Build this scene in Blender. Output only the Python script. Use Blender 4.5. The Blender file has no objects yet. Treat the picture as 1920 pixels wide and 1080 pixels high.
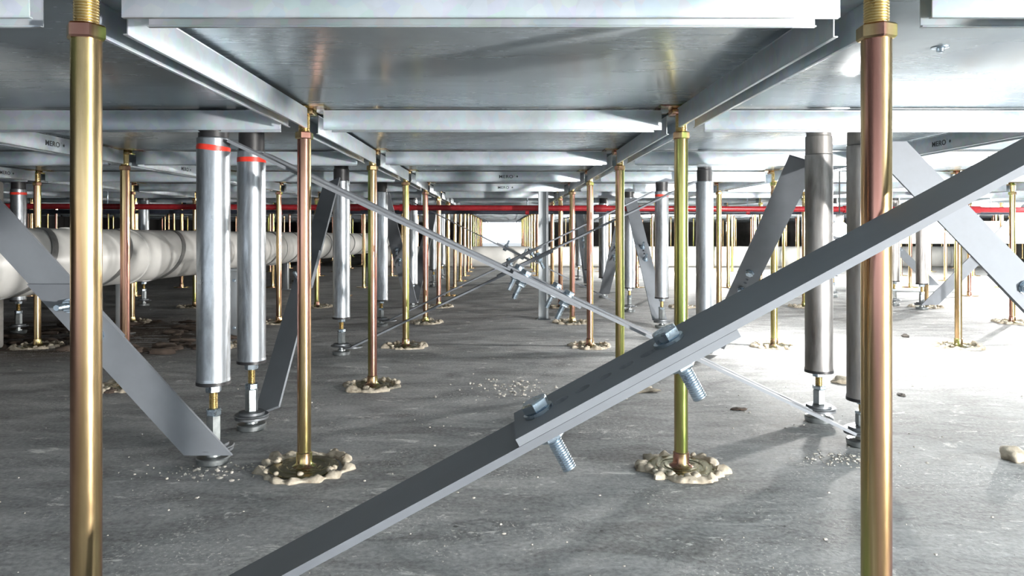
import bpy, bmesh, math, random
from mathutils import Vector, Matrix, noise

random.seed(7)
C = bpy.context.scene.collection
PI = math.pi
F = 1351.0                      # focal length in pixels of the 1920 px wide frame
VX, VY, H = 943.0, 431.0, 0.38  # vanishing point, camera height
T = 0.6                         # floor grid
Y0 = 0.912 * T                  # first pedestal row
X0 = -0.3164                    # row left of the aisle

def gy(n): return Y0 + T * n
def gx(k): return X0 + T * k
def px(x, y): return VX + x / y * F
def py(z, y): return VY - (z - H) / y * F
def atf(X, Y):                  # floor point under a pixel
    d = H * F / (Y - VY); return Vector(((X - VX) * d / F, d, 0))

# ------------------------------------------------------------------ materials
def new_mat(name):
    m = bpy.data.materials.new(name); m.use_nodes = True
    nt = m.node_tree; b = nt.nodes['Principled BSDF']
    return m, nt, b
def node(nt, typ, **kw):
    n = nt.nodes.new(typ)
    for k, v in kw.items(): setattr(n, k, v)
    return n
def link(nt, a, b): nt.links.new(a, b)
def coords(nt, scale=(1, 1, 1), rnd=False):
    tc = node(nt, 'ShaderNodeTexCoord'); mp = node(nt, 'ShaderNodeMapping')
    mp.inputs['Scale'].default_value = scale
    link(nt, tc.outputs['Object'], mp.inputs['Vector'])
    out = mp.outputs['Vector']
    if rnd:
        oi = node(nt, 'ShaderNodeObjectInfo'); mu = node(nt, 'ShaderNodeVectorMath', operation='SCALE')
        cv = node(nt, 'ShaderNodeCombineXYZ')
        for i in range(3): link(nt, oi.outputs['Object Index'], cv.inputs[i])
        link(nt, cv.outputs[0], mu.inputs[0]); mu.inputs['Scale'].default_value = 3.37
        ad = node(nt, 'ShaderNodeVectorMath', operation='ADD')
        link(nt, out, ad.inputs[0]); link(nt, mu.outputs[0], ad.inputs[1]); out = ad.outputs[0]
    return out
def tnoise(nt, vec, scale, detail=4, rough=.55, dist=0):
    n = node(nt, 'ShaderNodeTexNoise'); link(nt, vec, n.inputs['Vector'])
    n.inputs['Scale'].default_value = scale; n.inputs['Detail'].default_value = detail
    n.inputs['Roughness'].default_value = rough; n.inputs['Distortion'].default_value = dist
    return n.outputs['Fac']
def ramp(nt, fac, stops, interp='LINEAR'):
    r = node(nt, 'ShaderNodeValToRGB'); e = r.color_ramp.elements; r.color_ramp.interpolation = interp
    while len(e) < len(stops): e.new(.5)
    for i, (p, c) in enumerate(stops):
        e[i].position = p
        e[i].color = (c, c, c, 1) if isinstance(c, (int, float)) else (*c, 1)
    link(nt, fac, r.inputs['Fac']); return r.outputs['Color']
def mixc(nt, fac, a, b, blend='MIX'):
    m = node(nt, 'ShaderNodeMix', data_type='RGBA', blend_type=blend)
    for i, v in ((0, fac), (6, a), (7, b)):
        if isinstance(v, (int, float)): m.inputs[i].default_value = v
        elif isinstance(v, tuple): m.inputs[i].default_value = (*v, 1)
        else: link(nt, v, m.inputs[i])
    return m.outputs[2]
def bump(nt, b, hgt, strength, dist=.002):
    n = node(nt, 'ShaderNodeBump'); n.inputs['Strength'].default_value = strength; n.inputs['Distance'].default_value = dist
    link(nt, hgt, n.inputs['Height']); link(nt, n.outputs[0], b.inputs['Normal'])

def metal(name, c0, c1, scale, nscale, r0, r1, metallic=1.0, bstr=.0, rnd=True):
    m, nt, b = new_mat(name)
    v = coords(nt, scale, rnd); f = tnoise(nt, v, nscale, 5, .6)
    link(nt, ramp(nt, f, [(.3, c0), (.7, c1)]), b.inputs['Base Color'])
    link(nt, ramp(nt, f, [(.3, r0), (.7, r1)]), b.inputs['Roughness'])
    b.inputs['Metallic'].default_value = metallic
    if bstr: bump(nt, b, f, bstr, .001)
    return m
def plain(name, c, rough=.5, metallic=0.0, emit=None):
    m, nt, b = new_mat(name)
    v = coords(nt, (1, 1, 1), True); f = tnoise(nt, v, 60, 4)
    lo = tuple(x * .82 for x in c); hi = tuple(min(1, x * 1.1) for x in c)
    link(nt, ramp(nt, f, [(.35, lo), (.65, hi)]), b.inputs['Base Color'])
    b.inputs['Roughness'].default_value = rough; b.inputs['Metallic'].default_value = metallic
    if emit:
        b.inputs['Emission Color'].default_value = (*emit[0], 1); b.inputs['Emission Strength'].default_value = emit[1]
    return m

M = {}
def mat_gold():
    m, nt, b = new_mat('yellow_chromate')
    v = coords(nt, (30, 30, .9), True); f = tnoise(nt, v, 1.7, 1.5, .4, .3)
    col = ramp(nt, f, [(.24, (.40, .17, .13)), (.36, (.56, .30, .24)), (.45, (.52, .34, .17)), (.52, (.66, .50, .27)), (.58, (.56, .42, .20)), (.65, (.46, .47, .15)), (.76, (.30, .40, .11))])
    v2 = coords(nt, (1, 1, .25), True); g = tnoise(nt, v2, 90, 5, .7)
    spots = ramp(nt, g, [(.70, 0.0), (.74, .5)])
    col = mixc(nt, spots, col, (.62, .58, .48))
    link(nt, col, b.inputs['Base Color'])
    link(nt, ramp(nt, g, [(.3, .17), (.7, .26)]), b.inputs['Roughness'])
    b.inputs['Metallic'].default_value = 1
    return m
M['gold'] = mat_gold()
M['plategold'] = metal('olive_chromate_plate', (.20, .21, .11), (.46, .38, .22), (1, 1, 1), 14, .16, .32)
M['thread'] = metal('yellow_thread', (.60, .42, .18), (.72, .60, .30), (40, 40, 40), 1, .22, .34)

def mat_zinc():           # hot dip galvanised pipe, streaky with dark patches
    m, nt, b = new_mat('galvanised_pipe')
    v = coords(nt, (22, 22, 3.5), True); f = tnoise(nt, v, 1.3, 6, .68, .5)
    v2 = coords(nt, (1, 1, .6), True); g = tnoise(nt, v2, 160, 3, .6)
    col = ramp(nt, f, [(.30, (.10, .103, .103)), (.45, (.30, .325, .35)), (.60, (.50, .54, .58)), (.8, (.38, .40, .42))])
    col = mixc(nt, ramp(nt, g, [(.4, 0.0), (.75, .35)]), col, (.30, .32, .34))
    link(nt, col, b.inputs['Base Color'])
    link(nt, ramp(nt, f, [(.3, .55), (.65, .27)]), b.inputs['Roughness'])
    b.inputs['Metallic'].default_value = .92
    return m
M['zinc'] = mat_zinc()
M['stained'] = metal('stained_grey_pipe', (.13, .12, .112), (.46, .455, .45), (22, 22, 4), 1.4, .32, .6, .8)

def mat_sheet():          # galvanised panel underside, scuffed and scratched
    m, nt, b = new_mat('panel_sheet')
    v = coords(nt, (1, 1, 1), True); f = tnoise(nt, v, 5, 5, .62, .4)
    vs = coords(nt, (2.0, 26, 1), True); s = tnoise(nt, vs, 3.5, 5, .65)
    vf = coords(nt, (8, 260, 1), True); s2 = tnoise(nt, vf, 2, 2, .5)
    col = ramp(nt, f, [(.3, (.375, .43, .465)), (.7, (.53, .595, .635))])
    link(nt, col, b.inputs['Base Color'])
    rr = mixc(nt, .4, ramp(nt, f, [(.3, .19), (.7, .30)]), ramp(nt, s, [(.3, .20), (.7, .34)]))
    link(nt, rr, b.inputs['Roughness'])
    b.inputs['Metallic'].default_value = .62
    b.inputs['Anisotropic'].default_value = .7
    tg = node(nt, 'ShaderNodeCombineXYZ'); tg.inputs[1].default_value = 1.0; link(nt, tg.outputs[0], b.inputs['Tangent'])
    mx = mixc(nt, .35, s, s2)
    bump(nt, b, mx, .022, .002)
    return m
M['sheet'] = mat_sheet()
def mat_galv():
    m, nt, b = new_mat('galvanised_stringer')
    v = coords(nt, (1, 1, 1), True); f = tnoise(nt, v, 9, 5, .6, .3)
    vo = node(nt, 'ShaderNodeTexVoronoi'); vo.inputs['Scale'].default_value = 90; link(nt, v, vo.inputs['Vector'])
    col = ramp(nt, f, [(.3, (.35, .40, .435)), (.7, (.55, .61, .655))])
    col = mixc(nt, .12, col, vo.outputs['Color'], 'SOFT_LIGHT')
    link(nt, col, b.inputs['Base Color'])
    link(nt, ramp(nt, f, [(.3, .30), (.7, .46)]), b.inputs['Roughness'])
    b.inputs['Metallic'].default_value = .5
    return m
M['galv'] = mat_galv()
M['brace'] = metal('zinc_plated_flat_bar', (.15, .163, .182), (.21, .228, .252), (1, 1, 1), 7, .6, .75, .12)
M['bolt'] = metal('blue_zinc_bolt', (.42, .50, .58), (.58, .66, .72), (1, 1, 1), 90, .22, .36, 1.0)
M['foot'] = metal('dull_zinc_foot', (.22, .245, .25), (.38, .405, .41), (1, 1, 1), 60, .30, .48, .85)
M['plate'] = metal('dark_washer', (.12, .13, .14), (.24, .255, .27), (1, 1, 1), 50, .38, .55, .7)
M['rubber'] = plain('black_rubber', (.02, .02, .022), .42)
M['greycap'] = metal('grey_weathered_cap', (.16, .15, .14), (.34, .33, .32), (20, 20, 4), 2, .4, .6, .6)
M['redband'] = plain('red_tape', (.75, .045, .025), .4)
M['redpipe'] = plain('red_paint', (.30, .018, .024), .25)
M['navypipe'] = plain('dark_blue_pipe', (.035, .04, .06), .35)  # dark blue-grey tone of the rear cross pipe
M['concrete_pillar'] = plain('pillar_concrete', (.42, .41, .39), .85)
M['post'] = metal('galvanised_post', (.38, .41, .43), (.58, .61, .63), (6, 6, 1), 3, .35, .5, .8)
M['ink'] = plain('stamp_ink', (.03, .035, .04), .7)
M['black'] = plain('black_plastic', (.015, .015, .015), .5)
M['bulb'] = plain('bulb_glow', (1, 1, 1), .3, 0, ((1.0, .97, .93), 1250.0))
M['chip'] = plain('dark_chip', (.10, .09, .08), .8)

def mat_glue():
    m, nt, b = new_mat('cream_adhesive')
    v = coords(nt, (1, 1, 1), True); f = tnoise(nt, v, 55, 5, .65)
    link(nt, ramp(nt, f, [(.3, (.22, .18, .13)), (.5, (.45, .395, .31)), (.7, (.62, .56, .46))]), b.inputs['Base Color'])
    b.inputs['Roughness'].default_value = .75; bump(nt, b, f, .5, .003)
    return m
M['glue'] = mat_glue()
def mat_wrap():
    m, nt, b = new_mat('white_wrapped_pipe')
    v = coords(nt, (1, 1, 1)); f = tnoise(nt, v, 7, 4)
    link(nt, ramp(nt, f, [(.3, (.60, .595, .57)), (.7, (.74, .735, .71))]), b.inputs['Base Color'])
    b.inputs['Roughness'].default_value = .34
    vs = coords(nt, (3, 60, 3)); g = tnoise(nt, vs, 1, 3)
    bump(nt, b, g, .12, .004)
    return m
M['wrap'] = mat_wrap()
M['wrapseam'] = plain('pipe_seam_tape', (.20, .20, .195), .3)

def mat_floor():
    m, nt, b = new_mat('dusty_concrete_floor')
    v = coords(nt, (1, 1, 1))
    vs = coords(nt, (1.0, 2.6, 1)); rot = None
    big = tnoise(nt, v, 2.6, 7, .66, .7)
    mid = tnoise(nt, vs, 5.5, 6, .66, .8)
    fine = tnoise(nt, v, 140, 3, .6)
    col = ramp(nt, big, [(.34, (.16, .16, .157)), (.5, (.33, .334, .332)), (.64, (.50, .506, .505))])
    col = mixc(nt, .55, col, ramp(nt, mid, [(.38, (.085, .08, .074)), (.5, (.33, .334, .332)), (.62, (.60, .60, .59))]))
    col = mixc(nt, .35, col, ramp(nt, fine, [(.3, .12), (.7, .66)]))
    # brown dirt swept against the pipe on the left
    sx = node(nt, 'ShaderNodeSeparateXYZ'); link(nt, v, sx.inputs[0])
    mx = node(nt, 'ShaderNodeMapRange'); link(nt, sx.outputs[0], mx.inputs[0])
    mx.inputs[1].default_value = -.85; mx.inputs[2].default_value = -1.1
    my = node(nt, 'ShaderNodeMapRange'); link(nt, sx.outputs[1], my.inputs[0])
    my.inputs[1].default_value = 2.0; my.inputs[2].default_value = 2.25
    my2 = node(nt, 'ShaderNodeMapRange'); link(nt, sx.outputs[1], my2.inputs[0])
    my2.inputs[1].default_value = 3.2; my2.inputs[2].default_value = 2.95
    p = node(nt, 'ShaderNodeMath', operation='MULTIPLY'); link(nt, mx.outputs[0], p.inputs[0]); link(nt, my.outputs[0], p.inputs[1])
    p2 = node(nt, 'ShaderNodeMath', operation='MULTIPLY'); link(nt, p.outputs[0], p2.inputs[0]); link(nt, my2.outputs[0], p2.inputs[1])
    p3 = node(nt, 'ShaderNodeMath', operation='MULTIPLY'); link(nt, p2.outputs[0], p3.inputs[0])
    link(nt, ramp(nt, mid, [(.36, 0.0), (.52, 1.0)]), p3.inputs[1])
    col = mixc(nt, p3.outputs[0], col, (.075, .055, .042))
    # white plaster dust and flecks
    d1 = tnoise(nt, v, 4.2, 7, .74, .3); d2 = tnoise(nt, v, 230, 2, .5)
    dm = node(nt, 'ShaderNodeMath', operation='MULTIPLY')
    link(nt, ramp(nt, d1, [(.50, 0.0), (.61, 1.0)]), dm.inputs[0]); link(nt, ramp(nt, d2, [(.60, 0.0), (.66, 1.0)]), dm.inputs[1])
    col = mixc(nt, dm.outputs[0], col, (.86, .84, .80))
    vw = coords(nt, (5.0, 9.0, 1)); w = tnoise(nt, vw, 2.6, 6, .78, .5)
    col = mixc(nt, ramp(nt, w, [(.60, 0.0), (.65, .9)]), col, (.82, .81, .78))
    k = tnoise(nt, v, 60, 2, .5)
    col = mixc(nt, ramp(nt, k, [(.22, .8), (.27, 0.0)]), col, (.07, .068, .065))
    link(nt, col, b.inputs['Base Color'])
    link(nt, ramp(nt, mid, [(.3, .62), (.7, .85)]), b.inputs['Roughness'])
    hh = mixc(nt, .22, mid, fine); hh = mixc(nt, .5, hh, w)
    bump(nt, b, hh, .5, .008)
    b.inputs['Specular IOR Level'].default_value = .3
    return m
M['floor'] = mat_floor()
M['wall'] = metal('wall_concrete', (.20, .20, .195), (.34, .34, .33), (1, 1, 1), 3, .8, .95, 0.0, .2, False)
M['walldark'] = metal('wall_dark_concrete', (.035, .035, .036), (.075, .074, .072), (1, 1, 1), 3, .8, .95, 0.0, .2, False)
M['crumb'] = plain('plaster_crumbs', (.52, .49, .44), .85)
M['dirt'] = plain('brown_dirt', (.085, .062, .048), .9)

# ------------------------------------------------------------------ mesh helpers
def finish(bm, name, m, smooth=True, angle=35):
    me = bpy.data.meshes.new(name)
    bmesh.ops.recalc_face_normals(bm, faces=bm.faces)
    bm.to_mesh(me); bm.free()
    if smooth:
        for p in me.polygons: p.use_smooth = True
        me.set_sharp_from_angle(angle=math.radians(angle))
    if m: me.materials.append(m)
    return me
def lathe(bm, prof, seg=24, mtx=None, close=True):
    mtx = mtx or Matrix.Identity(4); rings = []
    for r, z in prof:
        rings.append([bm.verts.new(mtx @ Vector((r * math.cos(2 * PI * i / seg), r * math.sin(2 * PI * i / seg), z))) for i in range(seg)])
    for a, b in zip(rings, rings[1:]):
        for i in range(seg):
            j = (i + 1) % seg
            bm.faces.new((a[i], a[j], b[j], b[i]))
    if close:
        bm.faces.new(rings[0][::-1]); bm.faces.new(rings[-1])
def box(bm, x0, x1, y0, y1, z0, z1, bev=0.0, mtx=None):
    r = bmesh.ops.create_cube(bm, size=1)
    vs = r['verts']
    for v in vs:
        v.co = Vector(((x0 + x1) / 2 + v.co.x * (x1 - x0), (y0 + y1) / 2 + v.co.y * (y1 - y0), (z0 + z1) / 2 + v.co.z * (z1 - z0)))
    if bev:
        es = list({e for v in vs for e in v.link_edges})
        rr = bmesh.ops.bevel(bm, geom=es, offset=bev, segments=2, affect='EDGES', profile=.5)
        vs = list({v for f in rr['faces'] for v in f.verts} | {v for v in vs if v.is_valid})
    if mtx:
        for v in vs: v.co = mtx @ v.co
def hexa(bm, af, z0, z1, mtx=None, cham=.0012, rot=0):
    R = af / math.sqrt(3)
    m2 = (mtx or Matrix.Identity(4)) @ Matrix.Rotation(rot, 4, 'Z')
    lathe(bm, [(R - cham, z0), (R, z0 + cham), (R, z1 - cham), (R - cham, z1)], 6, m2)
def thread_prof(r, z0, z1, pitch, depth=None):
    depth = depth or pitch * .5; n = max(2, int(round((z1 - z0) / pitch))); p = []
    for i in range(n):
        a = z0 + (z1 - z0) * i / n; s = (z1 - z0) / n
        p += [(r - depth, a), (r - depth * .1, a + s * .38), (r - depth * .1, a + s * .62)]
    p.append((r - depth, z1)); return p
def basis(ex, ey, ez, o):
    m = Matrix.Identity(4)
    for i in range(3):
        m[i][0], m[i][1], m[i][2], m[i][3] = ex[i], ey[i], ez[i], o[i]
    return m

def tag(o, label, cat, group=None, kind=None):
    if label: o['label'] = label
    if cat: o['category'] = cat
    if group: o['group'] = group
    o['kind'] = kind or 'thing'
    return o
def thing(name, label, cat, loc=(0, 0, 0), group=None, mtx=None):
    o = bpy.data.objects.new(name, None); C.objects.link(o)
    o.empty_display_size = .05
    if mtx: o.matrix_world = mtx
    else: o.location = loc
    return tag(o, label, cat, group)
def obj(name, me, parent=None, loc=(0, 0, 0), mtx=None, label=None):
    o = bpy.data.objects.new(name, me); C.objects.link(o)
    o.pass_index = random.randrange(1, 40)
    if parent: o.parent = parent
    if mtx: o.matrix_basis = mtx
    else: o.location = loc
    if label: o['label'] = label
    return o
def structure(name, me, loc=(0, 0, 0)):
    o = obj(name, me, None, loc); o['kind'] = 'structure'; return o

ORD = ['nearest', 'second', 'third', 'fourth', 'fifth', 'sixth', 'seventh', 'eighth', 'ninth', 'tenth', 'eleventh', 'twelfth',
       'thirteenth', 'fourteenth', 'fifteenth']

# ------------------------------------------------------------------ setting
XL, XR, YB, YE, ZC = -5.2, 7.0, -1.9, 15.6, 0.605
bm = bmesh.new(); box(bm, XL - .2, XR + .2, -4.5, YE + 5, -.12, 0)
structure('floor', finish(bm, 'floor', M['floor'], False))
bm = bmesh.new(); box(bm, XL - .2, XR + .2, YB, YE + .2, ZC, ZC + .1)
structure('ceiling', finish(bm, 'ceiling', M['sheet'], False))
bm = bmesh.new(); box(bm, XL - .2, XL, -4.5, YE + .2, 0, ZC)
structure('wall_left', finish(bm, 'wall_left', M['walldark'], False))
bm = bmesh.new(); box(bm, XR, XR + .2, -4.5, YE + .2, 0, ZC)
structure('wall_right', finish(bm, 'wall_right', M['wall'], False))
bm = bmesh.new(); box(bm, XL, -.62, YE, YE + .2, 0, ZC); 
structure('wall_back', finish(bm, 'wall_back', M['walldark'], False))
bm = bmesh.new(); box(bm, .62, XR, YE, YE + .2, 0, ZC)
structure('wall_back_right', finish(bm, 'wall_back_right', M['wall'], False))

# ------------------------------------------------------------------ gold pedestals
ZN = .524
def tube_me(seg):
    bm = bmesh.new(); lathe(bm, [(.0108, .006), (.0108, ZN)], seg); return finish(bm, 'tube', M['gold'])
def nut_me():
    bm = bmesh.new(); hexa(bm, .0245, ZN, ZN + .0115, cham=.0015); return finish(bm, 'nut', M['gold'], angle=20)
def rod_me(pitch, seg):
    bm = bmesh.new(); lathe(bm, thread_prof(.0091, ZN + .0115, .5705, pitch, .0009), seg); return finish(bm, 'threaded_rod', M['thread'], angle=80)
def head_me():
    bm = bmesh.new(); box(bm, -.041, .041, -.041, .041, .5703, .5722)
    box(bm, -.017, .017, -.017, .017, .562, .5703, .002)
    return finish(bm, 'head_plate', M['gold'])
def base_me():
    bm = bmesh.new()
    lathe(bm, [(.053, .0015), (.054, .003), (.053, .0042), (.040, .0046), (.039, .0056), (.034, .0056), (.033, .0048), (.027, .0048), (.026, .0058), (.022, .0058), (.018, .005)], 40)
    return finish(bm, 'base_plate', M['plategold'])
def collar_me():
    bm = bmesh.new(); lathe(bm, [(.019, .005), (.0145, .0075), (.0125, .011), (.0122, .026), (.0109, .0275)], 24)
    return finish(bm, 'collar', M['gold'])
def glue_me(seed, big=1.0):
    rnd = random.Random(seed); bm = bmesh.new(); A, B = 110, 12; rings = []
    for i in range(A):
        a = 2 * PI * i / A
        n1 = noise.noise(Vector((math.cos(a) * 1.7 + seed * 5, math.sin(a) * 1.7, 0)))
        n2 = noise.noise(Vector((math.cos(a) * 5 + seed * 9, math.sin(a) * 5, 3)))
        n3 = noise.noise(Vector((math.cos(a) * 2.6, math.sin(a) * 2.6, seed * 2.3 + 7)))
        w = max(.0022, .0072 * (1 + 1.5 * n3 + .7 * n2)); h = max(.0015, .0058 * (1 + 1.3 * n2 + 1.1 * n3))
        R = (.0545 + w * .75 + .003 * n1) * big
        ring = []
        for j in range(B):
            t = 2 * PI * j / B
            q = 1 + .5 * noise.noise(Vector((math.cos(a) * 5 + j * .7, math.sin(a) * 5, seed * 3.1)))
            q += .38 * noise.noise(Vector((math.cos(a) * 13, math.sin(a) * 13 + j * 1.3, seed * 5.7)))
            r = R + w * (1 + .45 * (q - 1)) * math.cos(t); z = max(0.0, .001 + h * q * math.sin(t))
            ring.append(bm.verts.new((r * math.cos(a), r * math.sin(a), z)))
        rings.append(ring)
    for i in range(A):
        a, b = rings[i], rings[(i + 1) % A]
        for j in range(B):
            k = (j + 1) % B; bm.faces.new((a[j], b[j], b[k], a[k]))
    for _ in range(10):
        a = rnd.uniform(0, 2 * PI); R = rnd.uniform(.047, .066); s = rnd.uniform(.0025, .0085)
        r = bmesh.ops.create_icosphere(bm, subdivisions=2, radius=s)
        for v in r['verts']:
            q = 1 + .45 * noise.noise(v.co * 160 + Vector((seed, a, 0)))
            v.co = Vector((v.co.x * q * rnd.uniform(1.0, 1.03) + R * math.cos(a), v.co.y * q + R * math.sin(a), max(0, v.co.z * q * .8 + .007)))
    return finish(bm, 'adhesive', M['glue'], angle=60)
GL = [glue_me(i, 1 + .06 * (i % 3)) for i in range(5)]
TUBE, TUBE_LO = tube_me(40), tube_me(14)
NUT, ROD, ROD_LO, HEAD, BASE, COLLAR = nut_me(), rod_me(.0022, 28), rod_me(.004, 12), head_me(), base_me(), collar_me()
def far_ped_me():
    bm = bmesh.new(); lathe(bm, [(.05, .001), (.05, .005), (.013, .006), (.0125, .025), (.0108, .027), (.0108, ZN)], 12)
    hexa(bm, .0245, ZN, ZN + .0115); lathe(bm, [(.0088, ZN + .0115), (.0088, .571)], 10); box(bm, -.041, .041, -.041, .041, .5703, .5722)
    return finish(bm, 'pedestal', M['gold'])
FARP = far_ped_me()

def colname(k):
    if k == 0: return 'row lining the left side of the aisle'
    if k == 1: return 'row lining the right side of the aisle'
    if k < 0: return ORD[-k] + ' row left of the aisle'
    return ORD[k - 1] + ' row right of the aisle'
spots = []
for n in range(0, 18):
    y = gy(n)
    for k in range(-9, 13):
        x = gx(k)
        if not (XL + .1 < x < XR - .1): continue
        u = px(x, y)
        if n > 18 and not -3 <= k <= 5: continue
        if -12 < u < 1932 and not (n == 2 and k == 2): spots.append((n, k, x, y))
cnt = {}
far_bm = None
HUE = {(0, 0): 20, (0, 1): 5, (1, 0): 7, (1, 1): 11}
LAB = {(0, 0): 'tall foreground gold pedestal standing left, its foot below the picture',
       (0, 1): 'tall foreground gold pedestal standing right, in front of the grey pipe jacks',
       (1, 0): 'copper-toned gold pedestal left of the aisle, round foot in a thick cream glue patch',
       (1, 1): 'green-toned gold pedestal right of the aisle behind the bolted diagonal bar'}
for i, (n, k, x, y) in enumerate(spots):
    o = cnt.get(k, 0); cnt[k] = o + 1
    side = 'left' if k <= 0 else 'right'
    if i >= 296:
        if far_bm is None: far_bm = bmesh.new()
        lathe(far_bm, [(.012, 0), (.012, .571)], 6, Matrix.Translation((x, y, 0))); continue
    if n <= 7 and -4 <= k <= 6 or (k in (0, 1) and n < 12):
        lab = LAB.get((n, k)) or f'{ORD[o]} slim gold steel pedestal of the {colname(k)}'; grp = 'gold floor pedestals'
    else:
        lab = f'small distant slim gold pedestal far back on the {side} of the aisle'; grp = f'distant gold pedestals {side} of the aisle'
    if n <= 5:
        t = thing('pedestal', lab, 'pedestal', (x, y, 0), grp)
        tu = obj('tube', TUBE, t); tu.rotation_euler = (0, 0, random.uniform(0, 6))
        if (n, k) in HUE: tu.rotation_euler = (0, 0, 0); tu.pass_index = HUE[(n, k)]
        nt_ = obj('nut', NUT, t); nt_.rotation_euler = (0, 0, .18 + random.uniform(-.3, .3) if n else (.12 if k == 0 else .42))
        obj('threaded_rod', ROD if n < 2 else ROD_LO, t)
        obj('head_plate', HEAD, t)
        obj('base_plate', BASE, t); obj('collar', COLLAR, t)
        g = obj('adhesive', GL[i % 5], t, label='lumpy cream adhesive ring'); g.rotation_euler = (0, 0, random.uniform(0, 6))
    else:
        tag(obj('pedestal', FARP, None, (x, y, 0)), lab, 'pedestal', grp)
if far_bm:
    tag(obj('pedestal_thicket', finish(far_bm, 'pedestal_thicket', M['gold'])), 'thicket of the farthest gold pedestals at the back of the space', 'pedestals', None, 'stuff')

# ------------------------------------------------------------------ stringers
GAP = .034
def stringer_me(seed):
    bm = bmesh.new(); L = T / 2 - GAP; W = .0142; t = .0014
    box(bm, -L, L, -W, W, .5665, .5682, .0006)                       # top of the open channel
    box(bm, -L, L, -W, -W + t, .5380, .5668, .0004)                  # side walls
    box(bm, -L + .007, L - .007, W - t, W, .5380, .5668, .0004)
    box(bm, -L, L, -W, -W + .0042, .5372, .5384, .0003)              # turned-in lips
    box(bm, -L + .007, L - .007, W - .0042, W, .5372, .5384, .0003)
    box(bm, -L - .012, -L, -.008, .008, .5662, .5702)
    box(bm, L, L + .012, -.008, .008, .5662, .5702)
    return finish(bm, 'stringer', M['galv'])
STR = stringer_me(0)
def star_pts(cx, cy, r):
    return [(cx + (r if i % 2 == 0 else r * .5) * math.cos(PI * i / 6), cy + (r if i % 2 == 0 else r * .5) * math.sin(PI * i / 6)) for i in range(12)]
def stamp_me():
    cu = bpy.data.curves.new('stamp', 'FONT'); cu.body = 'MERO'; cu.size = .0145; cu.extrude = .00015; cu.offset = .00018; cu.space_character = 1.08
    o = bpy.data.objects.new('tmp', cu); C.objects.link(o)
    dg = bpy.context.evaluated_depsgraph_get(); me = bpy.data.meshes.new_from_object(o.evaluated_get(dg))
    bpy.data.objects.remove(o)
    bm = bmesh.new(); bm.from_mesh(me); xm = max(v.co.x for v in bm.verts)
    s = .046 / xm
    for v in bm.verts: v.co.x *= s
    # raised ring and star mark after the word
    N = 14; a = []; b = []
    for i in range(N):
        c, q = math.cos(2 * PI * i / N), math.sin(2 * PI * i / N)
        a.append(bm.verts.new((.0505 + .0011 * c, .0095 + .0011 * q, .0002))); b.append(bm.verts.new((.0505 + .0006 * c, .0095 + .0006 * q, .0002)))
    for i in range(N):
        j = (i + 1) % N; bm.faces.new((a[i], a[j], b[j], b[i]))
    bm.faces.new([bm.verts.new((x, y, .0002)) for x, y in star_pts(.0595, .0052, .0042)])
    me2 = bpy.data.meshes.new('stamp'); bm.to_mesh(me2); bm.free(); me2.materials.append(M['ink']); return me2
STAMP = stamp_me()
stamps_x = {(3, 0): gx(0) + .303, (4, 0): gx(0) + .295, (2, 2): 1.165}          # cross stringers: start x
stamps_y = {(1, -1): 1.42, (2, -1): 2.02, (2, -2): 2.15, (1, 2): 1.46}         # lengthwise stringers: start y
slist = []
for n in range(0, 16):
    for k in range(-9, 13):
        if XL < gx(k) and gx(k + 1) < XR:
            a, b = px(gx(k) + .04, gy(n)), px(gx(k + 1) - .04, gy(n))
            if b > 4 and a < 1916 and n <= 11: slist.append((gy(n), 'x', n, k))
        if XL < gx(k) < XR:
            a, b = px(gx(k), gy(n) + .05), px(gx(k), gy(n + 1) - .05)
            if (0 < a < 1920 or 0 < b < 1920) and n <= 9: slist.append((gy(n) + .3, 'y', n, k))
slist.sort()
def bayname(k):
    if k == 0: return 'over the aisle'
    if k < 0: return f'{ORD[-k - 1] if k < -1 else "first"} bay left of the aisle'
    return f'{ORD[k - 1] if k > 1 else "first"} bay right of the aisle'
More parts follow.
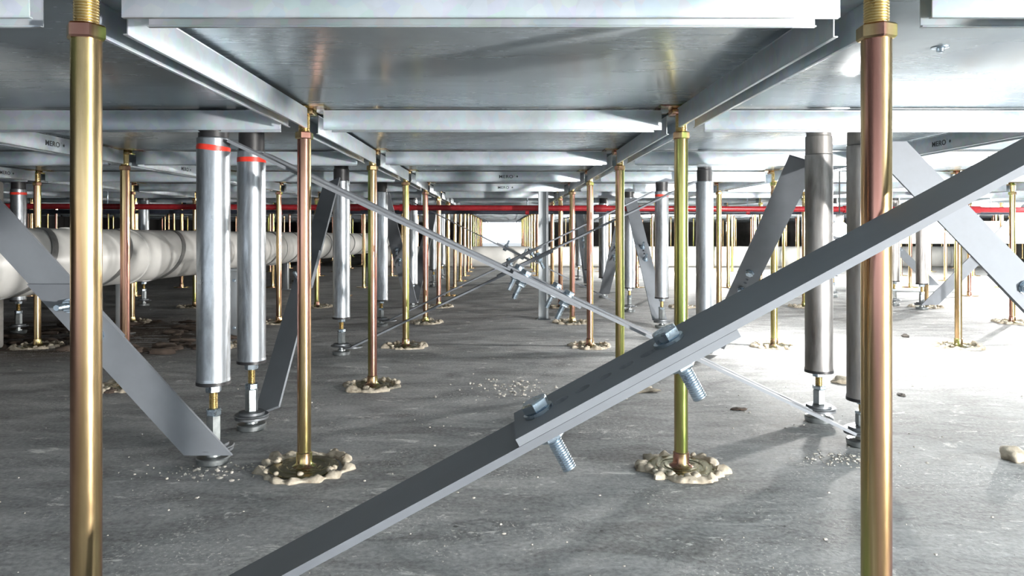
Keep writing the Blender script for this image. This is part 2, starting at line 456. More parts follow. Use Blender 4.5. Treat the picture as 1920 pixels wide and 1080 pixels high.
for i, (d, ax, n, k) in enumerate(slist[:298]):
    if ax == 'x':
        near = n <= 6 and -4 <= k <= 5
        lab = f'{ORD[n]} crosswise galvanised stringer {bayname(k)}' if near else f'distant crosswise galvanised stringer under the panels on the {"left" if k < 0 else "right" if k > 0 else "aisle line"}'
        if not near and k == 0: lab = 'distant crosswise galvanised stringer over the far aisle'
        grp = 'crosswise stringers' if near else f'distant crosswise stringers {"left" if k < 0 else "right" if k > 0 else "over the aisle"}'
        o = obj('cross_stringer', STR, None, (gx(k) + T / 2, gy(n), 0)); o.rotation_euler = (0, 0, 0)
        if (n, k) in stamps_x:
            lab += ' with dark stamped lettering'
            xs = stamps_x[(n, k)]
            m = basis((1, 0, 0), (0, 0, 1), (0, -1, 0), (xs - o.location.x, -.0146, .5475))
            obj('stamp', STAMP, o, mtx=m, label='dark stamped maker lettering')
    else:
        near = n <= 5 and -4 <= k <= 5
        side = 'left' if k <= 0 else 'right'
        lab = f'{ORD[n]} lengthwise stringer bay over the {colname(k)}' if near else f'distant lengthwise galvanised stringer over pedestals on the {side}'
        if near: lab = f'{ORD[n]} lengthwise stringer, {colname(k)}'
        grp = 'lengthwise stringers' if near else f'distant lengthwise stringers {side}'
        o = obj('lengthwise_stringer', STR, None, (gx(k), gy(n) + T / 2, 0)); o.rotation_euler = (0, 0, PI / 2)
        if (n, k) in stamps_y:
            lab = lab.replace('lengthwise', 'stamped lengthwise')
            ys = stamps_y[(n, k)]
            if k <= 0: w = basis((0, 1, 0), (0, 0, 1), (1, 0, 0), (gx(k) + .0146, ys, .5475))
            else: w = basis((0, -1, 0), (0, 0, 1), (-1, 0, 0), (gx(k) - .0146, ys, .5475))
            om = Matrix.Translation(o.location) @ Matrix.Rotation(PI / 2, 4, 'Z')
            obj('stamp', STAMP, o, mtx=om.inverted() @ w, label='dark stamped maker lettering')
    tag(o, lab, 'stringer', grp)
sb = bmesh.new()
for n in range(10, 25):
    for k in range(-8, 12):
        if n > 11: box(sb, gx(k) + GAP, gx(k + 1) - GAP, gy(n) - .0135, gy(n) + .0135, .538, .5698)
        box(sb, gx(k) - .0135, gx(k) + .0135, gy(n) + GAP, gy(n + 1) - GAP, .538, .5698)
tag(obj('stringer_mass', finish(sb, 'stringer_mass', M['galv'], False)), 'mass of the farthest stringers near the end of the underfloor space', 'stringers', None, 'stuff')

# ------------------------------------------------------------------ floor panels
def panel_me():
    bm = bmesh.new(); h = .2985; box(bm, -h, h, -h, h, .5724, .604, .0015)
    return finish(bm, 'floor_panel', M['sheet'])
PAN = panel_me()
def rivet_me():
    bm = bmesh.new(); lathe(bm, [(.009, .5724), (.0085, .5712), (.004, .5706), (.0035, .5675), (.002, .5665)], 16); return finish(bm, 'rivet', M['bolt'])
RIV = rivet_me()
for n in range(0, 7):
    for k in range(-5, 7):
        yf = gy(n + 1) - .05
        if not (px(gx(k + 1) - .05, yf) > 0 and px(gx(k) + .05, yf) < 1920): continue
        near = n <= 3 and -3 <= k <= 3
        lab = f'{ORD[n]} square metal floor panel seen from below, {bayname(k)}' if near else f'distant floor panel glimpsed from below {"left of" if k < 0 else "right of" if k > 0 else "over"} the aisle'
        grp = 'near floor panels' if near else f'distant floor panels {"left" if k < 0 else "right" if k > 0 else "middle"}'
        o = tag(obj('floor_panel', PAN, None, (gx(k) + T / 2, gy(n) + T / 2, 0)), lab, 'floor panel', grp)
        if (n, k) == (0, 1):
            d = (.5724 - H) * F / (VY - 88); obj('rivet', RIV, o, ((1763 - VX) * d / F - o.location.x, d - o.location.y, 0), label='small fastener poking through the sheet')
bm = bmesh.new()
# ------------------------------------------------------------------ pipe jacks
CACHE = {}
def jack_parts(zb, cap, seg):
    key = (round(zb, 3), cap, seg)
    if key in CACHE: return CACHE[key]
    P = {}
    bm = bmesh.new(); lathe(bm, [(.0235, 0), (.026, .002), (.027, .010), (.0255, .0118), (.012, .0125), (.0115, .016), (.0075, .0165), (.0075, .034)], seg); P['base_disc'] = finish(bm, 'base_disc', M['foot'])
    bm = bmesh.new(); lathe(bm, [(.008, .0265), (.031, .0262), (.0325, .0275), (.031, .0295), (.024, .0298), (.024, .034), (.011, .0352)], seg); P['washer'] = finish(bm, 'washer', M['plate'])
    avail = zb - .0352
    zs = .0352 + avail * .46; zn = zs + avail * .12; zr = zb - avail * .14
    bm = bmesh.new(); hexa(bm, .0205, .0350, zs, rot=.3); P['hex_sleeve'] = finish(bm, 'hex_sleeve', M['foot'], angle=20)
    bm = bmesh.new(); hexa(bm, .0215, zs, zn, rot=.5); P['lock_nut'] = finish(bm, 'lock_nut', M['bolt'], angle=20)
    bm = bmesh.new(); lathe(bm, thread_prof(.0068, zn, zr, .0018, .0008), 18); P['threaded_rod'] = finish(bm, 'threaded_rod', M['thread'], angle=80)
    bm = bmesh.new(); hexa(bm, .0215, zr, zb, rot=.1); P['top_nut'] = finish(bm, 'top_nut', M['bolt'], angle=20)
    bm = bmesh.new(); lathe(bm, [(.0245, zb), (.0262, zb + .0015), (.0268, zb + .007), (.0262, zb + .009), (.026, zb + .011), (.026, .5275), (.0245, .5295)], seg); P['pipe'] = finish(bm, 'pipe', M['zinc'])
    bm = bmesh.new(); lathe(bm, [(.0255, zb - .0005), (.0272, zb), (.0272, zb + .005), (.0262, zb + .0055)], seg); P['end_ring'] = finish(bm, 'end_ring', M['rubber'])
    r = .0235 if cap == 'rubber' else .0252
    bm = bmesh.new(); lathe(bm, [(r, .5295), (r, .5645), (r - .002, .566), (r - .002, .5722)], seg); P['cap'] = finish(bm, 'cap', M[cap])
    bm = bmesh.new(); lathe(bm, [(.0261, .508), (.0264, .5082), (.0264, .5168), (.0261, .517)], seg, close=False); P['red_band'] = finish(bm, 'red_band', M['redband'])
    CACHE[key] = P; return P
def jack(x, y, zb, label, cap='rubber', red=False, tilt=0, stained=False):
    t = thing('pipe_jack', label, 'pipe jack', (x, y, 0), 'galvanised pipe jacks')
    P = jack_parts(zb, cap, 40 if y < 2.5 else 20)
    rot = random.uniform(0, 6)
    for nm, me in P.items():
        if nm == 'red_band' and not red: continue
        if nm == 'pipe' and stained: me = me.copy(); me.materials[0] = M['stained']
        o = obj(nm, me, t)
        if nm == 'red_band':
            o['label'] = 'red tape band'
            if tilt: o.matrix_basis = Matrix.Translation((0, 0, .5125)) @ Matrix.Rotation(tilt, 4, 'Y') @ Matrix.Translation((0, 0, -.5125))
        if nm in ('pipe', 'hex_sleeve', 'lock_nut', 'top_nut'): o.rotation_euler = (0, 0, rot)
    return t
JA = (-.472, 1.175); JB = (-.479, 1.373); JC = (-.492, 2.194); JE = (.634, 1.27); JD = (.627, 1.43); JF = (.624, 2.23); JG = (.615, 2.79)
jack(*JA, .129, 'nearer of two silvery red-banded pipe jacks left of the copper-toned pedestal', red=True, tilt=.12)
jack(*JB, .127, 'silvery red-banded pipe jack with black cap, standing just behind the nearer banded one', red=True)
jack(*JC, .11, 'black-capped pipe jack left of the aisle, wide grey bar at its top')
jack(*JD, .098, 'grey pipe jack with grey flanged cap, left of the tall right-hand gold pedestal', cap='greycap', stained=True)
jack(*JE, .080, 'stained grey pipe jack half hidden by the tall right-hand gold pedestal', cap='greycap', stained=True)
jack(*JF, .105, 'black-capped pipe jack right of the green-toned pedestal, foot behind the bolted bar')
jack(*JG, .115, 'black-capped pipe jack with red band, left of the green-toned pedestal', red=True)
for x, y, zb, lab, red in (
        (-.48, 2.84, .10, 'third pipe jack back left of the aisle, thin dark bar at its foot', False),
        (-.448, 3.56, .11, 'pipe jack left of the aisle with two dark braces at its foot', False),
        (-.466, 4.84, .11, 'small pipe jack far down the left of the aisle, second beyond the meeting braces', False),
        (-.475, 5.6, .11, 'smallest visible pipe jack left of the aisle, farthest of its line', False),
        (.584, 3.33, .11, 'pipe jack right of the aisle behind the two crossing dark braces', False),
        (.565, 4.05, .11, 'pipe jack right of the aisle whose foot meets the perforated dark brace', False),
        (.573, 4.84, .11, 'small pipe jack far down the right side, behind a gold pedestal', False),
        (.574, 5.46, .11, 'farthest small pipe jack along the right of the aisle', False),
        (-1.775, 2.64, .12, 'red-banded pipe jack behind the white pipe beside the concrete pillar', True),
        (-1.80, 3.61, .12, 'dim pipe jack behind the white pipe, seen between gold pedestals', False),
        (2.0, 3.44, .12, 'brown-stained pipe jack back right with a dark brace rising from its foot', False),
        (1.935, 3.5, .12, 'grey pipe jack back right, left neighbour of the brown-stained jack', False),
        (1.86, 4.06, .12, 'far pipe jack glimpsed beside the hanging work bulb', False)):
    if lab.startswith('grey pipe jack back right'): x, y = 1.965, 3.62
    jack(x, y, zb, lab, red=red, stained='stained' in lab or 'back right' in lab)

# ------------------------------------------------------------------ flat bar braces
def bar_me(L, w, t, holes=(), hr=.0045, c0=0.0, c1=0.0):
    """flat bar along x from 0..L, y -w/2..w/2, z 0..t, round holes; c0/c1 slant the ends"""
    bm = bmesh.new(); hw = w / 2
    def quad(p): bm.faces.new([bm.verts.new(q) for q in p])
    holes = sorted(holes); hs = []
    for i, h in enumerate(holes):
        c = hw
        if i: c = min(c, (h - holes[i - 1]) / 2)
        if i + 1 < len(holes): c = min(c, (holes[i + 1] - h) / 2)
        hs.append((h, c * .999))
    xs = 0.0
    def xa(x, y):
        return x + (c0 * y if x <= 1e-9 else 0) + (c1 * y if x >= L - 1e-9 else 0)
    def slab(a, b):
        for z in (0, t): quad([(xa(a, -hw), -hw, z), (xa(b, -hw), -hw, z), (xa(b, hw), hw, z), (xa(a, hw), hw, z)])
        for y in (-hw, hw): quad([(xa(a, y), y, 0), (xa(b, y), y, 0), (xa(b, y), y, t), (xa(a, y), y, t)])
    for h, c in hs:
        if h - c > xs + 1e-5: slab(xs, h - c)
        xs = h + c
        ang = sorted([2 * PI * i / 20 for i in range(20)] + [math.atan2(sy * hw, sx * c) % (2 * PI) for sx in (-1, 1) for sy in (-1, 1)])
        def outer(a):
            ca, sa = math.cos(a), math.sin(a)
            s = min(c / abs(ca) if abs(ca) > 1e-9 else 1e9, hw / abs(sa) if abs(sa) > 1e-9 else 1e9)
            return (h + s * ca, s * sa)
        for i in range(len(ang)):
            a, b = ang[i], ang[(i + 1) % len(ang)]
            oa, ob = outer(a), outer(b); ia = (h + hr * math.cos(a), hr * math.sin(a)); ib = (h + hr * math.cos(b), hr * math.sin(b))
            for z in (0, t): quad([(*oa, z), (*ob, z), (*ib, z), (*ia, z)])
            quad([(*ia, 0), (*ib, 0), (*ib, t), (*ia, t)])
            if abs(abs(oa[1]) - hw) < 1e-6 and abs(oa[1] - ob[1]) < 1e-6: quad([(*oa, 0), (*ob, 0), (*ob, t), (*oa, t)])
    if xs < L - 1e-5: slab(xs, L)
    quad([(xa(0, -hw), -hw, 0), (xa(0, hw), hw, 0), (xa(0, hw), hw, t), (xa(0, -hw), -hw, t)])
    quad([(xa(L, -hw), -hw, 0), (xa(L, hw), hw, 0), (xa(L, hw), hw, t), (xa(L, -hw), -hw, t)])
    bmesh.ops.remove_doubles(bm, verts=bm.verts, dist=1e-6)
    return finish(bm, 'flat_bar', M['brace'], False)
BM = {}
def bolt_meshes(s, hi):
    k = (s, hi)
    if k in BM: return BM[k]
    bm = bmesh.new()
    hexa(bm, .017 * s, 0, .0068 * s, cham=.001, rot=.4)
    bolt = bm
    lathe(bolt, thread_prof(.005 * s, -.046 * s, 0, .0017 * s, .0007 * s) if hi else [(.0045 * s, -.046 * s), (.0048 * s, 0)], 20 if hi else 10)
    b = finish(bolt, 'bolt', M['bolt'], angle=25 if not hi else 25)
    bm = bmesh.new(); hexa(bm, .016 * s, -.0078 * s, 0, rot=.1); n = finish(bm, 'nut', M['bolt'], angle=20)
    bm = bmesh.new(); lathe(bm, [(.0108 * s, -.0022 * s), (.0108 * s, 0)], 20); w = finish(bm, 'washer', M['bolt'])
    BM[k] = (b, n, w); return BM[k]
def brace(p0, p1, wdir, label, w=.055, t=.005, lower=(0, .58), upper=(.42, 1), bolts=(.45, .55), nholes=5, flip=False, hi=False, bs=1.0, cuts=None, tabs=(True, True), hr=.0043, group='diagonal flat bar braces'):
    p0, p1 = Vector(p0), Vector(p1); L = (p1 - p0).length; ex = (p1 - p0) / L
    ey = Vector(wdir); ey = (ey - ex * ey.dot(ex)).normalized(); ez = ex.cross(ey)
    if flip: ey = -ey; ez = -ez
    ac = -ey.z / ex.z if abs(ey.z) > .55 else 0
    cuts = cuts or (ac, 0, 0, ac)
    root = thing('diagonal_brace', label, 'brace', group=group, mtx=basis(ex, ey, ez, p0))
    hb = [bolts[0] * L + (bolts[1] - bolts[0]) * L * i / (nholes + 1) for i in range(nholes + 2)]
    a, b = lower[0] * L, lower[1] * L
    c, d = upper[0] * L, upper[1] * L
    o = obj('flat_bar', bar_me(b - a, w, t, [h - a for h in hb if a + .012 < h < b - .012], hr * bs, cuts[0], cuts[1]), root, (a, 0, -t))
    o = obj('flat_bar', bar_me(d - c, w, t, [h - c for h in hb if c + .012 < h < d - .012], hr * bs, cuts[2], cuts[3]), root, (c, 0, .0002))
    B, N, W = bolt_meshes(bs, hi)
    for h in (hb[0], hb[-1]):
        bo = obj('bolt', B, root, (h, 0, t + .0026 * bs))
        obj('washer', W, bo, (0, 0, 0)); obj('washer', W, bo, (0, 0, -2 * t - .0026 * bs)); obj('nut', N, bo, (0, 0, -2 * t - .0048 * bs))
    def tab(p, horiz):
        bm = bmesh.new(); lathe(bm, [(.031, 0), (.031, .004)], 24)
        q = basis(ex, ey, ez, p0).inverted() @ Matrix.Translation(p)
        obj('end_tab', finish(bm, 'end_tab', M['plate']), root, mtx=q)
    if tabs[0]: tab(Vector((tabs[0] if isinstance(tabs[0], tuple) else (p0.x, p0.y, .0215))), True)
    return root

YV = (0, 1, 0)
# the big bolted bar in the foreground
d0 = .455; wb = .066
def big(X, Y): return Vector(((X - VX) * d0 / F, d0 + wb / 2, H - (Y - VY) * d0 / F))
A_, B_ = big(960, 846), big(1500, 846 - .540 * 540)
dr = (B_ - A_).normalized()
s0 = (A_.z - .012) / -dr.z if dr.z else 0
P0 = A_ + dr * ((.012 - A_.z) / dr.z); P1 = A_ + dr * ((.533 - A_.z) / dr.z); LB = (P1 - P0).length
def fr(X):      # fraction of the length where the mid line crosses pixel column X
    for i in range(4001):
        p = P0.lerp(P1, i / 4000)
        if px(p.x, p.y) >= X: return i / 4000
brace(P0, P1, YV, 'dark flat bar crossing the foreground, bolted twice with a line of holes between', w=wb, t=.0052,
      lower=(0, fr(1352)), upper=(fr(972), 1), bolts=(fr(1018), fr(1262)), nholes=5, hi=True, hr=.0056, tabs=(False, False))
# thin pair seen nearly edge on
brace((JA[0] + .030, 1.18, .526), (JE[0] - .028, 1.268, .0255), YV, 'long pale flat bar from the nearer red-banded jack down to the half hidden grey jack', w=.055, t=.0048,
      lower=(0, .545), upper=(.435, 1), bolts=(.455, .525), nholes=2, tabs=((JE[0], JE[1], .0215), 0))
brace((JB[0] + .030, 1.378, .526), (JD[0] - .028, 1.428, .0255), YV, 'long pale flat bar from the rear red-banded jack down to the grey flanged jack', w=.055, t=.0048,
      lower=(0, .545), upper=(.435, 1), bolts=(.455, .525), nholes=2, tabs=((JD[0], JD[1], .0215), 0))
# dark thin bars rising to the right
brace((-.46, 2.20, .026), (JF[0] - .03, 2.23, .526), YV, 'thin dark bar rising from the bar-topped left jack to the black-capped right jack', w=.05, bolts=(.46, .54), nholes=1)
brace((-.45, 2.84, .026), (JG[0] - .03, 2.79, .526), YV, 'thin dark bar rising from the third left jack to the red-banded right jack', w=.05, bolts=(.46, .54), nholes=1)
brace((.555, 3.33, .026), (-.45, 3.40, .526), YV, 'thin dark bar falling rightward across the aisle behind the steel post', w=.05, bolts=(.46, .54), nholes=1)
# face on braces
ZV = (0, 0, 1)
def slant(p0, p1):  # end cut so that the bar ends level
    return
brace((-.468, 1.148, .022), (-.935, 1.148, .560 - .03), ZV, 'wide grey flat bar at the left edge sloping down to the nearer red-banded jack', w=.056,
      lower=(0, .535), upper=(.335, 1), bolts=(.375, .468), nholes=1, bs=1.05, hi=True, cuts=(-.92, -.92, 0, -.92), tabs=((JA[0], JA[1], .0215), 0))
brace((1.139, 1.243, .03), (.655, 1.243, .532), ZV, 'wide grey perforated flat bar sloping down to the right edge from the hidden grey jack', w=.056,
      lower=(0, .58), upper=(.22, 1), bolts=(.27, .50), nholes=6, bs=1.1, hi=True, flip=True, tabs=(False, False))
# braces running back between jacks of one line
brace((-.457, 1.40, .026), (-.507, 2.13, .526), (1, 0, .55), 'wide dark bar leaning back from the rear red-banded jack to the bar-topped jack', w=.056, nholes=3, tabs=((JB[0], JB[1], .0215), 0))
brace((JF[0] + .022, 2.195, .026), (JD[0] - .012, 1.475, .526), (1, 0, -.55), 'wide grey bar with holes and bolts rising toward the grey flanged jack', w=.056, bolts=(.40, .50), nholes=4, hi=True, flip=True, tabs=((JF[0], JF[1], .0215), 0))
brace((JG[0], 2.83, .026), (.584, 3.30, .526), (1, 0, 0), 'dark perforated bar leaning back from the foot of the red-banded right jack', w=.056, nholes=3, tabs=((JG[0], JG[1], .0215), 0))
brace((.565, 4.02, .026), (.584, 3.37, .526), (1, 0, 0), 'dark perforated bar right of the aisle leaning forward from a far jack foot', w=.056, nholes=3, tabs=((.565, 4.05, .0215), 0))
brace((.573, 4.87, .026), (.574, 5.42, .526), (1, 0, 0), 'far grey brace right of the aisle behind a gold pedestal', w=.056, tabs=((.573, 4.84, .0215), 0))
brace((-.448, 3.53, .026), (-.48, 2.87, .526), (1, 0, 0), 'black perforated bar left of the aisle leaning toward the viewer', w=.056, nholes=3, tabs=((-.448, 3.56, .0215), 0))
brace((-.448, 3.60, .026), (-.466, 4.80, .526), (1, 0, 0), 'black bar left of the aisle leaning away behind a gold pedestal', w=.056, tabs=(False, False))
brace((2.015, 3.40, .026), (2.52, 3.40, .526), ZV, 'dark flat bar rising rightward from the brown-stained jack foot', w=.056, tabs=((2.0, 3.44, .0215), 0))
brace((1.955, 3.64, .026), (1.56, 3.64, .526), ZV, 'brownish flat bar rising leftward behind the tall right-hand gold pedestal', w=.056, tabs=(False, False))
brace((2.75, 4.60, .026), (2.25, 4.60, .526), ZV, 'pale thin far brace descending between the two back right jacks', w=.05, tabs=(False, False))
brace((3.3, 5.0, .526), (2.85, 4.4, .026), ZV, 'dim far brace at the right edge beyond the grey perforated bar', w=.05, tabs=(False, False))

# ------------------------------------------------------------------ pipes
def tube_between(bm, a, b, r, seg=20):
    a, b = Vector(a), Vector(b); ez = (b - a).normalized(); ex = ez.orthogonal().normalized(); ey = ez.cross(ex)
    lathe(bm, [(r, 0), (r, (b - a).length)], seg, basis(ex, ey, ez, a))
# big white wrapped pipe along the left
XP, RP = -1.385, .098
t = thing('white_pipe', 'large white wrapped pipe running back along the left side', 'pipe', (XP, 0, 0))
ZP = .288; YS, YEnd = .9, 8.2
def zp(y): return ZP - .008 * max(0, y - 2)
bm = bmesh.new(); NS, SG = 60, 48; rr = []
for i in range(NS + 1):
    y = YS + (YEnd - YS) * i / NS
    rr.append([bm.verts.new((RP * math.cos(2 * PI * j / SG), y, zp(y) + RP * math.sin(2 * PI * j / SG))) for j in range(SG)])
for a, b in zip(rr, rr[1:]):
    for j in range(SG): bm.faces.new((a[j], a[(j + 1) % SG], b[(j + 1) % SG], b[j]))
bm.faces.new(rr[0]); bm.faces.new(rr[-1])
obj('pipe_body', finish(bm, 'pipe_body', M['wrap']), t)
def helix_me(y0, pitch, turns, width, rad):     # raised spiral seam of the wrap
    bm = bmesh.new(); N = int(turns * 44); pr = None
    for i in range(N + 1):
        a = 2 * PI * i / 44; y = y0 + pitch * i / 44
        if y + width > YEnd: break
        q = []
        for dy, dr_ in ((0, -.002), (.0, .0028), (width, .0028), (width, -.002)):
            yy = y + dy; q.append(bm.verts.new(((rad + dr_) * math.cos(a), yy, zp(yy) + (rad + dr_) * math.sin(a))))
        if pr:
            for j in range(4): bm.faces.new((pr[j], pr[(j + 1) % 4], q[(j + 1) % 4], q[j]))
        else: bm.faces.new(q)
        pr = q
    bm.faces.new(pr)
    return finish(bm, 'spiral_seam', M['wrapseam'])
obj('spiral_seam', helix_me(1.2, .42, 16, .03, RP), t, label='glossy spiral wrapping tape')
for y in (2.28, 2.62, 3.9, 4.3, 5.6, 6.0, 7.2):
    bm = bmesh.new()
    lathe(bm, [(RP - .002, 0), (RP + .0045, .001), (RP + .0045, .02), (RP - .002, .021)], 40, basis((1, 0, 0), (0, 0, -1), (0, 1, 0), (0, y, zp(y))), close=False)
    obj('pipe_band', finish(bm, 'pipe_band', M['wrap']), t)
# its legs
for y, lab in ((2.62, 'pale grey post propping the white pipe beside a copper gold pedestal'), (4.6, 'farther grey post propping the white pipe')):
    bm = bmesh.new(); box(bm, -.016, .016, -.016, .016, 0, zp(y) - RP - .001, .002); box(bm, -.035, .035, -.03, .03, 0, .004)
    tag(obj('pipe_prop', finish(bm, 'pipe_prop', M['post']), None, (XP - .0, y, 0)), lab, 'post', 'props under the white pipe')
# short bracket post between the two near jacks
px_, py_ = -.958, 2.58
t = thing('bracket_post', 'short dark bolted steel post seen between the two red-banded jacks', 'post', (px_, py_, 0))
bm = bmesh.new(); box(bm, -.02, .02, -.012, .012, 0, .232, .002); obj('upright', finish(bm, 'upright', M['post']), t)
bm = bmesh.new(); box(bm, -.07, .035, -.02, .02, .232, .242, .001); obj('top_plate', finish(bm, 'top_plate', M['post']), t)
for z in (.03, .2):
    bm = bmesh.new(); lathe(bm, [(.006, 0), (.005, .005)], 10, basis((1, 0, 0), (0, 0, 1), (0, -1, 0), (0, -.012, z))); obj('bolt', finish(bm, 'bolt', M['bolt']), t)
# white pipe lying across the back
bm = bmesh.new(); tube_between(bm, (-1.3, 7.35, .107), (4.9, 7.35, .107), .105, 32)
for x in (-.5, .55, 1.6, 2.4, 3.3, 4.2): tube_between(bm, (x, 7.35, .107), (x + .03, 7.35, .107), .1065, 32)
tag(obj('white_pipe', finish(bm, 'white_pipe', M['wrap'])), 'white wrapped pipe lying on the floor across the far end of the aisle', 'pipe')
# raised white pipe in the back right
bm = bmesh.new(); tube_between(bm, (3.02, 5.6, .36), (5.6, 5.6, .36), .088, 32)
tag(obj('white_pipe', finish(bm, 'white_pipe', M['wrap'])), 'raised white pipe behind the braces at the far right', 'pipe')
for i, x in enumerate((3.3, 4.4)):
    bm = bmesh.new(); box(bm, x - .015, x + .015, 5.585, 5.615, 0, .271)
    tag(obj('pipe_prop', finish(bm, 'pipe_prop', M['post'])), 'far post propping the raised white pipe at the right', 'post', 'props under the raised pipe')
# red and dark pipes
yr = 3.28
t = thing('red_pipe', 'thin glossy red pipe running across the whole space under the panels', 'pipe', (0, yr, 0))
bm = bmesh.new(); za, zb_ = .489, .468; tube_between(bm, (-2.6, 0, za), (3.2, 0, zb_), .0128, 20); obj('pipe_body', finish(bm, 'pipe_body', M['redpipe']), t)
for x in (-1.9, -.70, -.47, .42, 1.55, 2.12):
    z = za + (zb_ - za) * (x + 2.6) / 5.8
    bm = bmesh.new(); tube_between(bm, (x, 0, z), (x + .05, 0, z - .0002), .0165, 20); obj('coupling', finish(bm, 'coupling', M['redpipe']), t)
    bm = bmesh.new(); tube_between(bm, (x + .1, 0, z + .01), (x + .1, 0, .5722), .003, 8); obj('hanger_rod', finish(bm, 'hanger_rod', M['bolt']), t)
yn = 3.86
t = thing('dark_pipe', 'thin dark blue pipe running across just below and behind the red pipe', 'pipe', (0, yn, 0))
bm = bmesh.new(); tube_between(bm, (-3.0, 0, .478), (3.2, 0, .470), .0105, 16); obj('pipe_body', finish(bm, 'pipe_body', M['navypipe']), t)
for x in (-1.2, .12, 1.3):
    bm = bmesh.new(); tube_between(bm, (x, 0, .4745), (x + .02, 0, .4745), .0135, 16); obj('clip', finish(bm, 'clip', M['redpipe']), t, label='red clip')
    bm = bmesh.new(); tube_between(bm, (x + .01, 0, .484), (x + .01, 0, .5722), .003, 8); obj('hanger_rod', finish(bm, 'hanger_rod', M['bolt']), t)

# ------------------------------------------------------------------ posts and pillar
pc = (.172, 3.07)
bm = bmesh.new()
w2, dp, th = .021, .032, .003
box(bm, -w2, -w2 + .009, -dp / 2, dp / 2, .004, .572); box(bm, w2 - .009, w2, -dp / 2, dp / 2, .004, .572); box(bm, -w2 + .009, w2 - .009, dp / 2 - th, dp / 2, .004, .572)
t = thing('channel_post', 'galvanised channel post standing in the aisle right of centre', 'post', (*pc, 0))
obj('channel', finish(bm, 'channel', M['post'], False), t)
bm = bmesh.new(); box(bm, -.03, .03, -.025, .025, 0, .004); obj('foot_plate', finish(bm, 'foot_plate', M['plate'], False), t)
bm = bmesh.new(); box(bm, -.16, .16, -.15, .15, 0, .537, .012)
tag(obj('concrete_pillar', finish(bm, 'concrete_pillar', M['concrete_pillar']), None, (-1.762, 2.17, 0)), 'pale concrete pillar at the left edge behind the white pipe', 'pillar')

# ------------------------------------------------------------------ debris
def lump_me(seed, s, flat, m, stretch=1.0):
    bm = bmesh.new(); r = bmesh.ops.create_icosphere(bm, subdivisions=3, radius=s)
    for v in r['verts']:
        q = 1 + .5 * noise.noise(v.co / s * 1.4 + Vector((seed * 3.7, 0, 0)))
        v.co = Vector((v.co.x * q * stretch, v.co.y * q, max(0, v.co.z * q * flat + s * flat * .6)))
    return finish(bm, 'lump', m, angle=60)
for (X, Y, s, fl, m, st, lab) in (
        (1580, 718, .020, .55, 'glue', 1.3, 'cream glue lump between the two grey pipe jacks'),
        (1905, 862, .022, .6, 'glue', 1.0, 'cream glue lump at the right edge of the floor'),
        (1197, 733, .026, .22, 'glue', 1.6, 'flat cream glue smear behind the bolted bar'),
        (1697, 632, .014, .5, 'chip', .8, 'dark chip on the floor right of the tall right-hand pedestal'),
        (1690, 742, .012, .3, 'chip', .6, 'small dark chip just right of the tall right-hand pedestal'),
        (288, 721, .016, .4, 'glue', 1.4, 'pale plaster scrap behind the wide left-hand bar'),
        (207, 736, .013, .5, 'dirt', 1.0, 'brown clod beside the tall left-hand pedestal'),
        (1385, 768, .009, .3, 'dirt', 1.8, 'dark crumbled patch right of the bolted bar')):
    p = atf(X, Y)
    tag(obj('debris', lump_me(X, s, fl, M[m], st), None, (p.x, p.y, 0)), lab, 'debris')
def scatter_me(cx, cy, sx, sy, n, s0, s1, m, name):
    bm = bmesh.new(); rnd = random.Random(name)
    for _ in range(n):
        x, y = rnd.gauss(cx, sx), rnd.gauss(cy, sy); s = s0 + (s1 - s0) * rnd.random() ** 3
        r = bmesh.ops.create_icosphere(bm, subdivisions=1, radius=s)
        st = rnd.uniform(.6, 1.6)
        for v in r['verts']:
            q = rnd.uniform(.7, 1.25); v.co = Vector((x + v.co.x * q * st, y + v.co.y * q, max(0, v.co.z * q * .7 + s * .4)))
    return finish(bm, name, m, False)
def stuff(name, me, lab, cat='debris'): tag(obj(name, me), lab, cat, None, 'stuff')
p = atf(960, 729); stuff('plaster_crumbs', scatter_me(p.x, p.y, .05, .05, 160, .001, .0045, M['crumb'], 'plaster_crumbs'), 'patch of pale plaster crumbs in the middle of the aisle')
p = atf(1590, 862); stuff('plaster_crumbs', scatter_me(p.x, p.y, .035, .02, 200, .001, .003, M['crumb'], 'white_crumbs'), 'white plaster crumbs around the foot of the half hidden grey jack')
p = atf(395, 885); stuff('plaster_crumbs', scatter_me(p.x, p.y, .05, .02, 90, .001, .004, M['crumb'], 'foot_crumbs'), 'white plaster crumbs around the foot of the nearer red-banded jack')
stuff('floor_grit', scatter_me(0, 1.1, .75, .45, 900, .0005, .0022, M['crumb'], 'grit'), 'fine pale grit scattered over the foreground floor')
bm = bmesh.new(); rnd = random.Random(4)
for _ in range(170):
    x, y = rnd.uniform(-1.75, -.95), rnd.uniform(2.2, 3.0); s = .004 + .022 * rnd.random() ** 2
    r = bmesh.ops.create_icosphere(bm, subdivisions=2, radius=s)
    for v in r['verts']:
        q = 1 + .5 * noise.noise(v.co * 60 + Vector((x * 9, y * 9, 0))); v.co = Vector((x + v.co.x * q * 1.8, y + v.co.y * q, max(0, v.co.z * q * .55 + s * .1)))
stuff('brown_dirt', finish(bm, 'brown_dirt', M['dirt'], angle=60), 'brown dirt and rubble under the white pipe', 'dirt')

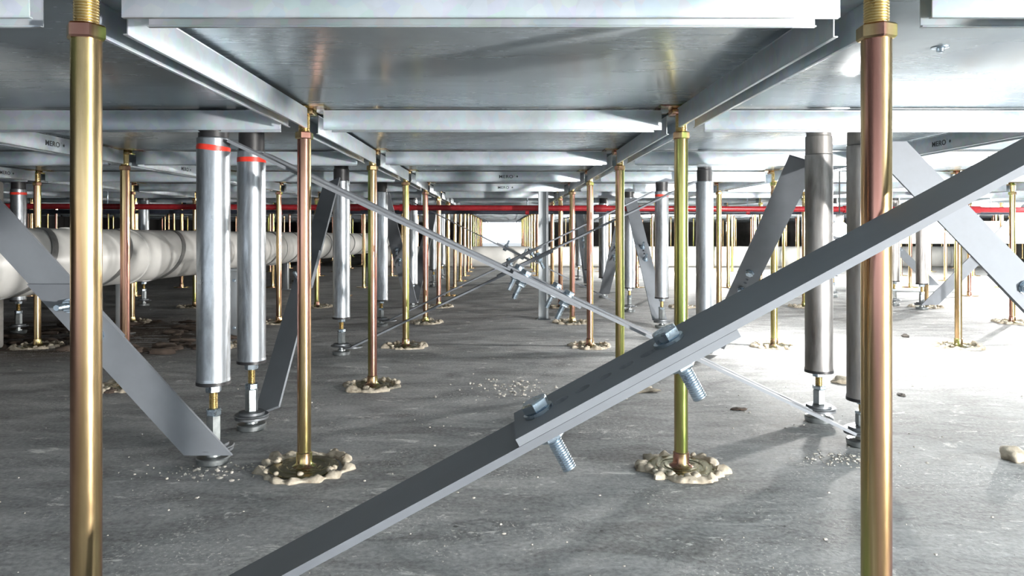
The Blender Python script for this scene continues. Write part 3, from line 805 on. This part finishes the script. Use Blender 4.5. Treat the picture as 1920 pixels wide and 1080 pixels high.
# ------------------------------------------------------------------ lamps
def bulb(x, y, z, lab, r=.024, strength=None):
    t = thing('hanging_bulb', lab, 'lamp', (x, y, 0))
    m = M['bulb']
    if strength: m = plain('bulb_glow_b', (1, 1, 1), .3, 0, ((1.0, .97, .93), strength))
    bm = bmesh.new(); bmesh.ops.create_uvsphere(bm, u_segments=20, v_segments=14, radius=r, matrix=Matrix.Translation((0, 0, z)))
    obj('bulb', finish(bm, 'bulb', m), t)
    bm = bmesh.new(); lathe(bm, [(.009, z + r * .93), (.012, z + r * .93 + .006), (.012, z + r * .93 + .022), (.004, z + r * .93 + .028)], 14); obj('socket', finish(bm, 'socket', M['black']), t)
    bm = bmesh.new(); lathe(bm, [(.0022, z + r * .93 + .027), (.0022, .5724)], 8); obj('cord', finish(bm, 'cord', M['black']), t)
LX = (1574 - VX) * 2.27 / F
bulb(LX, 2.27, H + .002, 'bright glowing work bulb hanging between the grey pipe jacks and the tall right-hand pedestal')
bulb(2.13, -.83, .10, 'work bulb hanging low behind the viewer, outside the picture', .05, 5600)
bulb(2.65, 3.05, .42, 'added unseen fill bulb just beyond the right edge', .035, 450)  # extra fill bulb, put in to lift the aisle floor
bulb(3.75, 4.75, .42, 'work bulb hanging farther beyond the right edge', .035, 8500)
bulb((1321 - VX) * 6.2 / F, 6.2, .40, 'added far fill bulb hidden behind the black-capped right jack', .03, 4000)  # added bulb brightening the far aisle, kept out of view

# ------------------------------------------------------------------ world, camera, view
w = bpy.data.worlds.new('World'); bpy.context.scene.world = w; w.use_nodes = True
bg = w.node_tree.nodes['Background']; bg.inputs['Color'].default_value = (.86, .93, 1.0, 1); bg.inputs['Strength'].default_value = 1.7
cam = bpy.data.cameras.new('Camera'); co = bpy.data.objects.new('Camera', cam); C.objects.link(co)
co.location = (0, 0, H); co.rotation_euler = (PI / 2, 0, 0)
cam.sensor_width = 36; cam.lens = F / 1920 * 36; cam.clip_start = .02
cam.shift_x = (960 - VX) / 1920; cam.shift_y = (VY - 540) / 1920
sc = bpy.context.scene; sc.camera = co
vs = sc.view_settings; vs.view_transform = 'Standard'; vs.look = 'None'; vs.gamma = 1; vs.exposure = .33; vs.use_curve_mapping = False
